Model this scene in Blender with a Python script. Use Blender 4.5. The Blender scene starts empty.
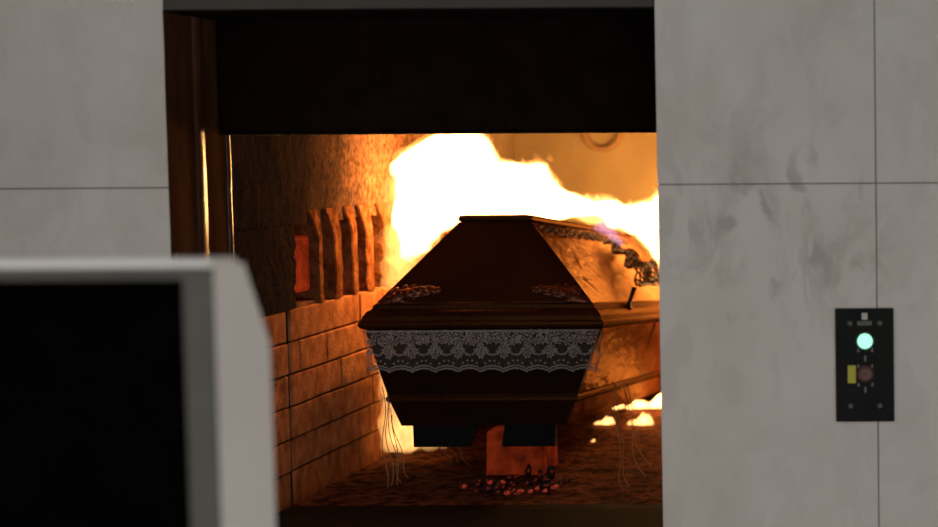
import bpy, bmesh, math, random
from mathutils import Vector, Matrix, noise
random.seed(7)
SC = bpy.context.scene
COL = SC.collection
PI = math.pi

# ------------------------------------------------------------------ materials
def new_mat(name):
    m = bpy.data.materials.new(name); m.use_nodes = True
    nt = m.node_tree; nt.nodes.clear()
    out = nt.nodes.new('ShaderNodeOutputMaterial')
    return m, nt, out

def N(nt, kind, **kw):
    n = nt.nodes.new(kind)
    for k, v in kw.items():
        if k.startswith('i_'):
            n.inputs[k[2:].replace('_', ' ')].default_value = v
        else:
            setattr(n, k, v)
    return n

def ramp(nt, src, stops):
    r = nt.nodes.new('ShaderNodeValToRGB')
    e = r.color_ramp.elements
    while len(e) < len(stops): e.new(0.5)
    for q, (p, c) in zip(e, stops):
        q.position = p; q.color = (*c, 1) if len(c) == 3 else c
    nt.links.new(src, r.inputs['Fac'])
    return r

def surf(name, c1, c2=None, rough=0.6, metal=0.0, scale=12.0, bump=0.0, bscale=60.0, spec=0.5, stretch=(1, 1, 1),
         emit=None, estr=0.0, rough2=None, coat=0.0, detail=6.0, lo=0.35, hi=0.65):
    """Principled surface whose colour wanders between c1 and c2 with a noise, and a second noise as bump."""
    m, nt, out = new_mat(name)
    p = N(nt, 'ShaderNodeBsdfPrincipled')
    nt.links.new(p.outputs[0], out.inputs[0])
    tc = N(nt, 'ShaderNodeTexCoord')
    mp = N(nt, 'ShaderNodeMapping'); mp.inputs['Scale'].default_value = stretch
    nt.links.new(tc.outputs['Object'], mp.inputs['Vector'])
    nz = N(nt, 'ShaderNodeTexNoise'); nz.inputs['Scale'].default_value = scale; nz.inputs['Detail'].default_value = detail
    nt.links.new(mp.outputs[0], nz.inputs['Vector'])
    r = ramp(nt, nz.outputs['Fac'], [(lo, c1), (hi, c2 or c1)])
    nt.links.new(r.outputs[0], p.inputs['Base Color'])
    p.inputs['Roughness'].default_value = rough
    p.inputs['Metallic'].default_value = metal
    p.inputs['Specular IOR Level'].default_value = spec
    p.inputs['Coat Weight'].default_value = coat
    if rough2 is not None:
        mr = N(nt, 'ShaderNodeMapRange'); mr.inputs['To Min'].default_value = rough; mr.inputs['To Max'].default_value = rough2
        mr.inputs['From Min'].default_value = lo; mr.inputs['From Max'].default_value = hi
        nt.links.new(nz.outputs['Fac'], mr.inputs['Value']); nt.links.new(mr.outputs[0], p.inputs['Roughness'])
    if bump:
        b2 = N(nt, 'ShaderNodeTexNoise'); b2.inputs['Scale'].default_value = bscale; b2.inputs['Detail'].default_value = 5
        nt.links.new(mp.outputs[0], b2.inputs['Vector'])
        bp = N(nt, 'ShaderNodeBump'); bp.inputs['Strength'].default_value = bump; bp.inputs['Distance'].default_value = 0.01
        nt.links.new(b2.outputs['Fac'], bp.inputs['Height']); nt.links.new(bp.outputs[0], p.inputs['Normal'])
    if emit:
        er = ramp(nt, nz.outputs['Fac'], [(lo, emit[0]), (hi, emit[1])])
        nt.links.new(er.outputs[0], p.inputs['Emission Color']); p.inputs['Emission Strength'].default_value = estr
    return m

def marble_mat():
    m, nt, out = new_mat('marble')
    p = N(nt, 'ShaderNodeBsdfPrincipled'); nt.links.new(p.outputs[0], out.inputs[0])
    p.inputs['Roughness'].default_value = 0.45; p.inputs['Specular IOR Level'].default_value = 0.3
    tc = N(nt, 'ShaderNodeTexCoord')
    mp = N(nt, 'ShaderNodeMapping'); mp.inputs['Rotation'].default_value = (0, 0.6, 0); mp.inputs['Location'].default_value = (3.3, 0, 1.1)
    mp.inputs['Scale'].default_value = (1.0, 1.0, 0.6)
    nt.links.new(tc.outputs['Object'], mp.inputs['Vector'])
    n1 = N(nt, 'ShaderNodeTexNoise'); n1.inputs['Scale'].default_value = 4.2; n1.inputs['Detail'].default_value = 9
    n1.inputs['Roughness'].default_value = 0.62; n1.inputs['Distortion'].default_value = 1.1
    nt.links.new(mp.outputs[0], n1.inputs['Vector'])
    # thin veins where the noise crosses its middle
    sub = N(nt, 'ShaderNodeMath', operation='SUBTRACT'); sub.inputs[1].default_value = 0.5
    ab = N(nt, 'ShaderNodeMath', operation='ABSOLUTE')
    nt.links.new(n1.outputs['Fac'], sub.inputs[0]); nt.links.new(sub.outputs[0], ab.inputs[0])
    vr = ramp(nt, ab.outputs[0], [(0.0, (1, 1, 1)), (0.07, (0, 0, 0))])
    n2 = N(nt, 'ShaderNodeTexNoise'); n2.inputs['Scale'].default_value = 3.0; n2.inputs['Detail'].default_value = 3
    nt.links.new(tc.outputs['Object'], n2.inputs['Vector'])
    # the veined slab: a patch of its own on the panel to the right of the opening
    ds = N(nt, 'ShaderNodeVectorMath', operation='DISTANCE'); ds.inputs[1].default_value = (-0.40, 4.0, 1.46)
    nt.links.new(tc.outputs['Object'], ds.inputs[0])
    pm = N(nt, 'ShaderNodeMapRange'); pm.interpolation_type = 'SMOOTHSTEP'
    pm.inputs['From Min'].default_value = 0.08; pm.inputs['From Max'].default_value = 0.34
    pm.inputs['To Min'].default_value = 1.0; pm.inputs['To Max'].default_value = 0.22
    nt.links.new(ds.outputs['Value'], pm.inputs['Value'])
    k2 = ramp(nt, n2.outputs['Fac'], [(0.40, (0, 0, 0)), (0.60, (1, 1, 1))])
    m1 = N(nt, 'ShaderNodeMath', operation='MULTIPLY'); m2 = N(nt, 'ShaderNodeMath', operation='MULTIPLY')
    nt.links.new(vr.outputs[0], m1.inputs[0]); nt.links.new(k2.outputs[0], m1.inputs[1])
    nt.links.new(m1.outputs[0], m2.inputs[0]); nt.links.new(pm.outputs[0], m2.inputs[1])
    bl = N(nt, 'ShaderNodeTexNoise'); bl.inputs['Scale'].default_value = 11; bl.inputs['Detail'].default_value = 7; bl.inputs['Distortion'].default_value = 0.5
    nt.links.new(mp.outputs[0], bl.inputs['Vector'])
    br = ramp(nt, bl.outputs['Fac'], [(0.54, (0, 0, 0)), (0.62, (1, 1, 1))])
    b1 = N(nt, 'ShaderNodeMath', operation='MULTIPLY'); nt.links.new(br.outputs[0], b1.inputs[0]); nt.links.new(pm.outputs[0], b1.inputs[1])
    mxm = N(nt, 'ShaderNodeMath', operation='MAXIMUM'); nt.links.new(m2.outputs[0], mxm.inputs[0]); nt.links.new(b1.outputs[0], mxm.inputs[1])
    m3 = N(nt, 'ShaderNodeMath', operation='MULTIPLY'); m3.inputs[1].default_value = 0.62
    nt.links.new(mxm.outputs[0], m3.inputs[0])
    cl = N(nt, 'ShaderNodeTexNoise'); cl.inputs['Scale'].default_value = 5; cl.inputs['Detail'].default_value = 4
    nt.links.new(mp.outputs[0], cl.inputs['Vector'])
    base = ramp(nt, cl.outputs['Fac'], [(0.35, (0.50, 0.475, 0.445)), (0.68, (0.56, 0.545, 0.525))])
    mx = N(nt, 'ShaderNodeMix', data_type='RGBA')
    nt.links.new(m3.outputs[0], mx.inputs['Factor']); nt.links.new(base.outputs[0], mx.inputs['A'])
    mx.inputs['B'].default_value = (0.27, 0.245, 0.225, 1)
    nt.links.new(mx.outputs['Result'], p.inputs['Base Color'])
    return m

def flame_mat(name, strength, col=(1, 0.48, 0.14), scale=5.0, lo=0.36, hi=0.62):
    m, nt, out = new_mat(name)
    tc = N(nt, 'ShaderNodeTexCoord'); mp = N(nt, 'ShaderNodeMapping'); mp.inputs['Scale'].default_value = (1, 1, 0.55)
    nt.links.new(tc.outputs['Object'], mp.inputs['Vector'])
    nz = N(nt, 'ShaderNodeTexNoise'); nz.inputs['Scale'].default_value = scale; nz.inputs['Detail'].default_value = 3; nz.inputs['Distortion'].default_value = 0.6
    nt.links.new(mp.outputs[0], nz.inputs['Vector'])
    mr = N(nt, 'ShaderNodeMapRange'); mr.interpolation_type = 'SMOOTHSTEP'
    mr.inputs['From Min'].default_value = lo; mr.inputs['From Max'].default_value = hi
    mr.inputs['To Min'].default_value = 0.22 * strength; mr.inputs['To Max'].default_value = strength
    nt.links.new(nz.outputs['Fac'], mr.inputs['Value'])
    em = N(nt, 'ShaderNodeEmission'); em.inputs['Color'].default_value = (*col, 1)
    nt.links.new(mr.outputs[0], em.inputs['Strength'])
    nt.links.new(em.outputs[0], out.inputs['Volume'])
    return m

def lace_net_mat():
    m, nt, out = new_mat('lace_net')
    p = N(nt, 'ShaderNodeBsdfPrincipled'); p.inputs['Base Color'].default_value = (0.20, 0.175, 0.165, 1); p.inputs['Roughness'].default_value = 0.9
    tr = N(nt, 'ShaderNodeBsdfTransparent'); mix = N(nt, 'ShaderNodeMixShader')
    tc = N(nt, 'ShaderNodeTexCoord')
    v = N(nt, 'ShaderNodeTexVoronoi'); v.feature = 'DISTANCE_TO_EDGE'; v.inputs['Scale'].default_value = 190
    nt.links.new(tc.outputs['Object'], v.inputs['Vector'])
    r = ramp(nt, v.outputs['Distance'], [(0.04, (0.30, 0.30, 0.30)), (0.22, (0.0, 0.0, 0.0))])
    nt.links.new(r.outputs[0], mix.inputs[0]); nt.links.new(tr.outputs[0], mix.inputs[1]); nt.links.new(p.outputs[0], mix.inputs[2])
    nt.links.new(mix.outputs[0], out.inputs[0])
    return m

def glow_mat(name, col, strength):
    m, nt, out = new_mat(name)
    e = N(nt, 'ShaderNodeEmission'); e.inputs['Color'].default_value = (*col, 1); e.inputs['Strength'].default_value = strength
    nt.links.new(e.outputs[0], out.inputs[0])
    return m

M = {}
M['marble'] = marble_mat()
M['masonry'] = surf('grey_masonry', (0.20, 0.185, 0.17), (0.24, 0.22, 0.205), 0.9)
M['grey_metal'] = surf('grey_lintel_metal', (0.048, 0.044, 0.039), (0.060, 0.055, 0.049), 0.6, scale=4, spec=0.2)
M['floor'] = surf('stone_floor', (0.42, 0.39, 0.36), (0.52, 0.49, 0.455), 0.4, scale=3)
M['jamb'] = surf('brown_jamb_steel', (0.034, 0.0135, 0.0058), (0.085, 0.036, 0.0155), 0.7, spec=0.0, scale=9, stretch=(1, 1, 0.3), bump=0.5, bscale=20, rough2=0.62)
M['jamb_bead'] = surf('brown_bead_steel', (0.035, 0.013, 0.006), (0.075, 0.030, 0.014), 0.30, scale=14, spec=0.3, stretch=(1, 1, 0.3), bump=0.7, bscale=24, rough2=0.6)
M['door'] = surf('scorched_door', (0.0055, 0.0027, 0.0021), (0.009, 0.0043, 0.0032), 0.95, scale=14, bump=0.3, spec=0.02)
M['brick'] = surf('fire_brick', (0.20, 0.068, 0.024), (0.40, 0.165, 0.068), 0.92, spec=0.0, scale=26, bump=0.5, bscale=120, stretch=(1, 1, 0.8), lo=0.3, hi=0.7)
M['pier'] = surf('scorched_pier', (0.085, 0.025, 0.008), (0.20, 0.075, 0.027), 0.95, spec=0.0, scale=26, bump=0.7, bscale=90)
M['brick_dark'] = surf('fire_brick_sooty', (0.10, 0.04, 0.02), (0.2, 0.09, 0.04), 0.9, spec=0.05, scale=13, bump=0.7, bscale=70)
M['mortar'] = surf('scorched_mortar', (0.035, 0.014, 0.007), (0.06, 0.026, 0.013), 0.95, spec=0.0, scale=30)
M['castable'] = surf('rough_castable', (0.065, 0.028, 0.013), (0.21, 0.10, 0.044), 0.95, spec=0.0, scale=55, bump=0.3, bscale=170, detail=8)
def soot_falloff(m, y0, y1):
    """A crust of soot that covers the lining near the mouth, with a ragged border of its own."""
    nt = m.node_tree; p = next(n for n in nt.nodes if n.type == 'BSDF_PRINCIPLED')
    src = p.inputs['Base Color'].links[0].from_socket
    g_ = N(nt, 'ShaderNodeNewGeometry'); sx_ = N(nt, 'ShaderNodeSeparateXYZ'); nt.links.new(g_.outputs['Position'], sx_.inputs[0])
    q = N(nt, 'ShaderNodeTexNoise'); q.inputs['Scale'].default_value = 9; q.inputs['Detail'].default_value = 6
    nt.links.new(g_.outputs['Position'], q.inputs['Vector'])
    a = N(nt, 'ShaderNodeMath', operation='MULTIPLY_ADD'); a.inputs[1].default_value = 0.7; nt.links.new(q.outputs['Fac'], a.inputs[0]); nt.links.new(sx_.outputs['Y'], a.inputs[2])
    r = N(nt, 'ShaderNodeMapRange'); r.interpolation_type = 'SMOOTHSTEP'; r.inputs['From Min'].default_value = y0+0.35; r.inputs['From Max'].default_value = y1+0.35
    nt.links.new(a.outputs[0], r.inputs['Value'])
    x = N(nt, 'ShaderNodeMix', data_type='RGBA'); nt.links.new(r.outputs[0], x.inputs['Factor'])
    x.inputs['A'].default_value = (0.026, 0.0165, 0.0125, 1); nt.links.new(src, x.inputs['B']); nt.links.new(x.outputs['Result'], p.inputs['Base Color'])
soot_falloff(M['castable'], 4.72, 5.75)  # soot plus fading firelight, painted into the lining colour
M['back'] = surf('back_refractory', (0.155, 0.115, 0.056), (0.20, 0.152, 0.076), 0.95, spec=0.05, scale=4, bump=0.25)
M['hot_brick'] = surf('red_hot_brick', (0.02, 0.006, 0.003), (0.045, 0.011, 0.005), 0.95, spec=0.0, scale=20, emit=((0.07, 0.006, 0.002), (0.34, 0.034, 0.007)), estr=0.42, lo=0.3, hi=0.7)
M['hot_niche'] = surf('red_hot_niche', (0.10, 0.022, 0.010), (0.16, 0.035, 0.015), 0.9, spec=0.0, scale=12, emit=((0.05, 0.003, 0.001), (0.22, 0.014, 0.003)), estr=0.85, bump=0.6, bscale=60)
M['hearth'] = surf('charred_hearth', (0.030, 0.013, 0.008), (0.21, 0.080, 0.038), 0.95, spec=0.02, scale=30, bump=0.9, bscale=110)
M['sill'] = surf('black_sill_iron', (0.005, 0.0035, 0.0035), (0.009, 0.006, 0.005), 0.9, scale=20, bump=0.3, spec=0.03)
def lacquer(m, gold, fac, rough):
    """A warm amber sheen laid over a dull wood."""
    nt = m.node_tree; p = next(n for n in nt.nodes if n.type == 'BSDF_PRINCIPLED'); out = next(n for n in nt.nodes if n.type == 'OUTPUT_MATERIAL')
    gl = N(nt, 'ShaderNodeBsdfAnisotropic'); gl.inputs['Color'].default_value = (*gold, 1); gl.inputs['Roughness'].default_value = rough
    if p.inputs['Normal'].links: nt.links.new(p.inputs['Normal'].links[0].from_socket, gl.inputs['Normal'])
    mx = N(nt, 'ShaderNodeMixShader'); mx.inputs[0].default_value = fac
    nt.links.new(p.outputs[0], mx.inputs[1]); nt.links.new(gl.outputs[0], mx.inputs[2]); nt.links.new(mx.outputs[0], out.inputs[0])
    return m
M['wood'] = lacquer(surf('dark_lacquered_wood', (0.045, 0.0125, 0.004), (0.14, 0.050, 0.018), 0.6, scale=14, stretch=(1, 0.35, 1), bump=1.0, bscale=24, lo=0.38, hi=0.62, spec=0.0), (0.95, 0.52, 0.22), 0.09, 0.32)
M['wood_front_shaded'] = surf('shaded_end_board_wood', (0.012, 0.0036, 0.0016), (0.018, 0.0052, 0.0023), 0.6, scale=7, spec=0.02)  # same coffin wood, darkened: shade of the end board painted in
M['wood_lid_end_shaded'] = surf('shaded_lid_end_wood', (0.036, 0.0095, 0.0034), (0.050, 0.0135, 0.005), 0.6, scale=7, spec=0.02)  # coffin wood again, with the lid end's shade put into the colour
M['trimwood'] = lacquer(surf('dark_wood_moulding', (0.016, 0.0050, 0.002), (0.034, 0.0105, 0.004), 0.6, scale=9, stretch=(1, 0.2, 1), bump=0.3, spec=0.0), (0.95, 0.48, 0.18), 0.028, 0.40)
M['footwood'] = surf('blue_black_foot', (0.005, 0.005, 0.006), (0.007, 0.007, 0.008), 0.7, spec=0.06)
M['lace'] = surf('white_lace_thread', (0.22, 0.195, 0.182), (0.33, 0.298, 0.28), 0.85, scale=80)
M['lace_net'] = lace_net_mat()
M['bronze'] = surf('aged_copper', (0.10, 0.034, 0.02), (0.19, 0.065, 0.036), 0.35, metal=0.85, scale=40, bump=0.3)
M['char'] = surf('charred_black', (0.012, 0.009, 0.008), (0.035, 0.022, 0.016), 0.8, scale=60, bump=0.5)
M['charred_lace'] = surf('charred_lace', (0.010, 0.004, 0.003), (0.075, 0.030, 0.015), 0.7, scale=60, spec=0.12)
M['screw'] = surf('dark_iron_screw', (0.03, 0.022, 0.018), (0.05, 0.035, 0.025), 0.4, metal=0.6)
M['straw'] = surf('straw_thread', (0.24, 0.17, 0.10), (0.34, 0.25, 0.15), 0.8)
M['ember'] = surf('glowing_ember', (0.03, 0.012, 0.01), (0.10, 0.03, 0.02), 0.9, scale=55, emit=((0.0, 0.0, 0.0), (0.80, 0.075, 0.032)), estr=0.55, lo=0.50, hi=0.74)
M['ember_dark'] = surf('dark_ember', (0.015, 0.008, 0.007), (0.05, 0.018, 0.012), 0.9, scale=60, emit=((0.0, 0.0, 0.0), (0.5, 0.04, 0.015)), estr=0.25, lo=0.56, hi=0.7)
M['cab'] = surf('grey_cabinet_paint', (0.78, 0.74, 0.70), (0.80, 0.765, 0.73), 0.18, scale=3)
M['cab_edge'] = surf('brushed_cabinet_edge', (0.78, 0.77, 0.76), (0.86, 0.85, 0.84), 0.35, metal=0.2, scale=20, stretch=(0.1, 1, 1))
M['cab_black'] = surf('black_front_panel', (0.0012, 0.001, 0.001), (0.002, 0.0015, 0.0015), 0.8, spec=0.0)
M['cab_frame'] = surf('shaded_frame_grey', (0.085, 0.082, 0.074), (0.10, 0.096, 0.088), 0.6, spec=0.2)  # cabinet front's shade painted in as a darker grey
M['plate'] = surf('black_panel_plate', (0.006, 0.006, 0.0065), (0.009, 0.009, 0.0095), 0.6, spec=0.1)
M['print'] = surf('white_panel_print', (0.42, 0.40, 0.38), None, 0.6)
M['print_dim'] = surf('grey_panel_print', (0.12, 0.115, 0.11), None, 0.6)
M['yellow'] = surf('yellow_green_sticker', (0.36, 0.34, 0.02), (0.40, 0.38, 0.03), 0.6)
M['red_button'] = surf('dull_red_button', (0.05, 0.014, 0.012), (0.07, 0.02, 0.018), 0.45)
M['red_ring'] = surf('dull_red_ring', (0.12, 0.04, 0.035), None, 0.45)
M['ring'] = surf('dark_button_ring', (0.03, 0.05, 0.04), None, 0.4)
M['green'] = glow_mat('green_lamp', (0.36, 1.0, 0.62), 1.5)
M['white_lamp'] = glow_mat('lamp_core', (0.80, 1.0, 0.90), 2.0)
M['burner'] = surf('burner_iron', (0.15, 0.09, 0.040), (0.19, 0.12, 0.055), 0.9, spec=0.03)
M['flame'] = flame_mat('flame_gas', 16, (1, 0.40, 0.09), scale=16.0, lo=0.42, hi=0.60)
M['flame_core'] = flame_mat('flame_core_gas', 120, (1, 0.50, 0.16), scale=11.0, lo=0.34, hi=0.60)
M['flame_soft'] = flame_mat('flame_gas_soft', 16, scale=12.0)
M['flame_small'] = flame_mat('small_flame_gas', 110, (1, 0.47, 0.13), scale=20.0, lo=0.2, hi=0.5)
M['flame_violet'] = flame_mat('violet_flame_gas', 8, (0.75, 0.45, 0.85), scale=38.0, lo=0.42, hi=0.6)

# ------------------------------------------------------------------ mesh helpers
class MB:
    def __init__(self): self.bm = bmesh.new()
    def add(self, vs, fs):
        v = [self.bm.verts.new(p) for p in vs]
        for f in fs:
            try: self.bm.faces.new([v[i] for i in f])
            except ValueError: pass
        return v
    def box(self, x0, x1, y0, y1, z0, z1, bev=0.0, seg=2):
        v = self.add([(x0, y0, z0), (x1, y0, z0), (x1, y1, z0), (x0, y1, z0), (x0, y0, z1), (x1, y0, z1), (x1, y1, z1), (x0, y1, z1)],
                     [(0, 3, 2, 1), (4, 5, 6, 7), (0, 1, 5, 4), (1, 2, 6, 5), (2, 3, 7, 6), (3, 0, 4, 7)])
        if bev:
            es = {e for q in v for e in q.link_edges}
            bmesh.ops.bevel(self.bm, geom=list(es), offset=bev, segments=seg, profile=0.5, affect='EDGES')
        return self
    def loft(self, rings, cap=True):
        """Closed rings of equal length, joined one to the next."""
        n = len(rings[0]); vs = [p for r in rings for p in r]; fs = []
        for k in range(len(rings) - 1):
            for i in range(n):
                j = (i + 1) % n
                fs.append((k*n+i, k*n+j, (k+1)*n+j, (k+1)*n+i))
        if cap:
            fs.append(tuple(range(n-1, -1, -1))); fs.append(tuple((len(rings)-1)*n+i for i in range(n)))
        self.add(vs, fs); return self
    def prism(self, poly, axis, a, b):
        """Polygon in the two other axes swept from a to b along axis."""
        def P(u, v, t): return {'x': (t, u, v), 'y': (u, t, v), 'z': (u, v, t)}[axis]
        return self.loft([[P(u, v, a) for u, v in poly], [P(u, v, b) for u, v in poly]])
    def tube(self, pts, r, n=6):
        pts = [Vector(p) for p in pts]; rings = []
        rs = r if isinstance(r, (list, tuple)) else [r]*len(pts)
        for i, p in enumerate(pts):
            t = (pts[min(i+1, len(pts)-1)] - pts[max(i-1, 0)]).normalized()
            up = Vector((0, 0, 1)) if abs(t.z) < 0.9 else Vector((1, 0, 0))
            a = t.cross(up).normalized(); b = t.cross(a)
            rings.append([p + (a*math.cos(2*PI*k/n) + b*math.sin(2*PI*k/n))*rs[i] for k in range(n)])
        return self.loft(rings)
    def blob(self, c, r, sc=(1, 1, 1), rot=None, sub=1, jit=0.0):
        g = bmesh.ops.create_icosphere(self.bm, subdivisions=sub, radius=r)['verts']
        mt = Matrix.Translation(c) @ (rot.to_4x4() if rot else Matrix()) @ Matrix.Diagonal((*sc, 1))
        for v in g:
            if jit: v.co *= 1 + random.uniform(-jit, jit)
            v.co = mt @ v.co
        return self
    def grid(self, fn, nu, nv):
        vs = [fn(i/nu, j/nv) for i in range(nu+1) for j in range(nv+1)]
        self.add(vs, [(i*(nv+1)+j, (i+1)*(nv+1)+j, (i+1)*(nv+1)+j+1, i*(nv+1)+j+1) for i in range(nu) for j in range(nv)])
        return self
    def build(self, name, mat, parent=None, smooth=False, loc=None, **props):
        bmesh.ops.recalc_face_normals(self.bm, faces=self.bm.faces)
        me = bpy.data.meshes.new(name); self.bm.to_mesh(me); self.bm.free()
        me.materials.append(mat if not isinstance(mat, str) else M[mat])
        if smooth:
            for p in me.polygons: p.use_smooth = True
        if loc is not None:
            me.transform(Matrix.Translation(-Vector(loc)))
        o = bpy.data.objects.new(name, me); COL.objects.link(o)
        if loc is not None: o.location = loc
        if parent is not None: o.parent = parent
        for k, v in props.items(): o[k] = v
        return o

def structure(mb, name, mat, label=None, **kw):
    o = mb.build(name, mat, kind='structure', **kw)
    if label: o['label'] = label
    return o
def thing(name, loc, label, cat, group=None):
    o = bpy.data.objects.new(name, None); COL.objects.link(o); o.empty_display_size = 0.05
    o.location = loc; o['label'] = label; o['category'] = cat
    if group: o['group'] = group
    return o
def tag(o, label, cat, group=None):
    o['label'] = label; o['category'] = cat
    if group: o['group'] = group
    return o
def nz(x, y, z, s=1.0): return noise.noise(Vector((x*s, y*s, z*s)))

# ------------------------------------------------------------------ the setting
XL, XR = -1.746, -0.654            # sides of the furnace opening
ZT, ZH = 1.972, 0.720              # its top, and the hearth
XS = -1.754                        # brick side wall
# clad front wall: marble panels with real joints, cut round the opening
fw = MB(); g = 0.0013
zs = [0.0, 0.788, 1.577, 2.366, 3.0]
for a, b in zip(zs, zs[1:]):
    for x0, x1 in ((-3.2, -2.73), (-2.73, -2.241), (-2.241, XL), (XR, -0.165), (-0.165, 0.324), (0.324, 0.813), (0.813, 1.3)):
        fw.box(x0+(g if x0 != XR else 0), x1-(g if x1 != XL else 0.002), 4.0, 4.03, a+g, b-g, 0.0012, 1)
fw.box(XL+g, XR-g, 4.0, 4.03, ZT+0.068, 2.366-g, 0.0012, 1)
fw.box(XL+g, XR-g, 4.0, 4.03, 2.366+g, 3.0, 0.0012, 1)
fw.box(XL+g, XR-g, 4.0, 4.03, 0.0, 0.60, 0.0012, 1)
structure(fw, 'wall_front', 'marble', 'grey veined marble panel wall around the furnace opening')
bk = MB()
bk.box(-3.2, XL-0.008, 4.0035, 4.34, 0, 3.0); bk.box(XR+0.008, 1.3, 4.0035, 4.34, 0, 3.0)
bk.box(XL-0.008, XR+0.008, 4.031, 4.26, ZT+0.002, 3.0); bk.box(XL-0.008, XR+0.008, 4.031, 4.34, 0, 0.60)
structure(bk, 'wall_masonry', 'masonry')
structure(MB().box(-4.5, 3.0, -1.5, 3.999, -0.1, 0.0), 'floor', 'floor')
# lintel strip over the opening
structure(MB().box(XL+0.002, XR-0.002, 3.998, 4.03, ZT, ZT+0.066, 0.002, 1), 'trim_1', 'grey_metal', 'dull grey metal strip above the furnace opening')
structure(MB().box(XL+0.001, XR-0.001, 4.0, 4.266, ZT-0.004, ZT-0.0005), 'trim_5', 'sill', 'dark underside of the lintel')
# brown steel jamb on the left: sunk panel, raised rib, second panel, edge bead
jm = MB(); J = XL
prof = [(J-0.0015, 4.03), (J-0.0015, 3.9985), (J+0.0005, 3.9985), (J+0.0005, 4.012), (J-0.004, 4.018), (J-0.004, 4.145), (J-0.003, 4.15), (J-0.003, 4.336), (J-0.007, 4.346)]
n = len(prof); Z = [ZH-0.02 + (ZT-ZH+0.02)*k/60 for k in range(61)]
def wob(x, y, z): return (x + 0.0016*nz(y*14, z*5, 3.1) + 0.0009*nz(y*40, z*14, 1.7), y, z)
jm.add([wob(x, y, z) for z in Z for x, y in prof], [(k*n+i, k*n+i+1, (k+1)*n+i+1, (k+1)*n+i) for k in range(60) for i in range(n-1)])
structure(jm, 'trim_2', 'jamb', 'brown shiny steel jamb lining on the left of the opening')
structure(MB().box(XR, XR+0.006, 4.03, 4.346, ZH-0.02, ZT), 'trim_3', 'jamb')
for nm, pr in (('jamb_rib', [(J-0.003, 4.152), (J+0.003, 4.158), (J+0.0042, 4.175), (J+0.003, 4.192), (J-0.003, 4.198)]), ('jamb_bead', [(J-0.003, 4.326), (J+0.002, 4.329), (J+0.0035, 4.335), (J+0.002, 4.342), (J-0.004, 4.346)])):
    rb_ = MB(); n = len(pr)
    rb_.add([wob(x, y, z) for z in Z for x, y in pr], [(k*n+i, k*n+i+1, (k+1)*n+i+1, (k+1)*n+i) for k in range(60) for i in range(n-1)])
    rb_.build(nm, 'jamb_bead', bpy.data.objects['trim_2'], smooth=True)
# iron sill across the mouth of the furnace
sl = MB(); sl.prism([(4.0, 0.60), (4.0, 0.690), (4.03, 0.700), (4.33, 0.700), (4.37, 0.722), (4.60, 0.724), (4.70, 0.716), (4.70, 0.60)], 'x', XL+0.001, XR-0.001)
structure(sl, 'trim_4', 'sill', 'dark iron sill along the bottom of the furnace mouth')
# raised furnace door hanging in the top of the opening
dr = bpy.data.objects.new('door_1', None); COL.objects.link(dr); dr.location = (-1.203, 4.33, 1.697); dr['kind'] = 'structure'
dr['label'] = 'dark scorched furnace door raised across the top of the opening'
d = MB().box(XL+0.006, XR-0.004, 4.270, 4.395, 1.703, 2.5, 0.006)
pd = d.build('door_slab', 'door'); 
e_ = MB()
for i in range(3): e_.box(XL+0.006+i*0.3627, XL+0.006+i*0.3627+0.361, 4.266, 4.40, 1.697, 1.7025, 0.0015, 1)
pe = e_.build('door_edge', 'door')
for o in (pd, pe):
    o.parent = dr; o.matrix_parent_inverse = Matrix.Translation(-dr.location)

# left chamber wall: brick courses, slots between piers, rough castable above
Y0, YB = 4.347, 7.22
HC = 0.0863; ZN = ZH + 6*HC        # foot of the slots
wl = MB()
for c in range(6):
    y = Y0 - (0.13 if c % 2 else 0.02) - 0.04*(c % 3)
    while y < YB:
        y2 = y + 0.235 + random.uniform(-0.03, 0.03)
        segs = [(max(y, Y0), min(y2, YB))]
        s0, s1 = segs[0]
        if s0 < 4.715 < s1: segs = [(s0, 4.707), (4.723, s1)]
        for s0, s1 in segs:
            if s1 - s0 > 0.02:
                j = random.uniform(-0.004, 0.003)
                wl.box(XS-0.12, XS+j, s0+0.0022, s1-0.0022, ZH-0.02*(c == 0)+c*HC+0.002, ZH+(c+1)*HC-0.002, 0.004, 2)
        y = y2
wallL = structure(wl, 'wall_left', 'brick', 'orange fire brick side wall of the furnace chamber')
mo = MB(); mo.box(XS-0.125, XS-0.007, Y0, 4.707, 0.66, ZN-0.003); mo.box(XS-0.125, XS-0.007, 4.723, YB, 0.66, ZN-0.003)
mo.build('mortar_bed', 'mortar', wallL)
piers = [(4.952, 4.992), (5.086, 5.150), (5.240, 5.288), (5.366, 5.432), (5.545, 5.62), (5.72, 5.79), (5.89, 5.96), (6.06, 6.13), (6.23, 6.30)]
ZP = ZN + 0.205
pm_ = MB()
for a, b in piers:
    c = 0.5*(a+b); rings = []
    for k in range(14):
        t = k/13; z = ZN + t*(ZP + 0.055 - ZN)
        sh = 0.0 if z < ZP - 0.02 else -0.055*((z-ZP+0.02)/0.075)**1.2
        fl = 0.0 if z < ZP - 0.02 else 0.020*((z-ZP+0.02)/0.075)
        w_ = 0.004*nz(a*9, z*16, 0.3); q = 0.004*nz(a*5+3, z*20, 7)
        rings.append([(XS-0.13, a+sh-fl+w_, z), (XS-0.004+q, a+sh-fl+w_, z), (XS+q, a+0.006+sh-fl+w_, z), (XS+q, b-0.006+sh+fl*0.6+w_, z), (XS-0.004+q, b+sh+fl*0.6+w_, z), (XS-0.13, b+sh+fl*0.6+w_, z)])
    pm_.loft(rings)
pm_.build('slot_pier', 'pier', wallL)
MB().box(XS-0.17, XS-0.13, 4.70, YB, ZN-0.05, ZP+0.12).build('slot_back', 'hot_niche', wallL)
MB().box(XS-0.129, XS-0.012, 4.785, 4.948, ZN-0.004, ZN+0.008).build('slot_ledge', 'brick_dark', wallL)
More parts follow.
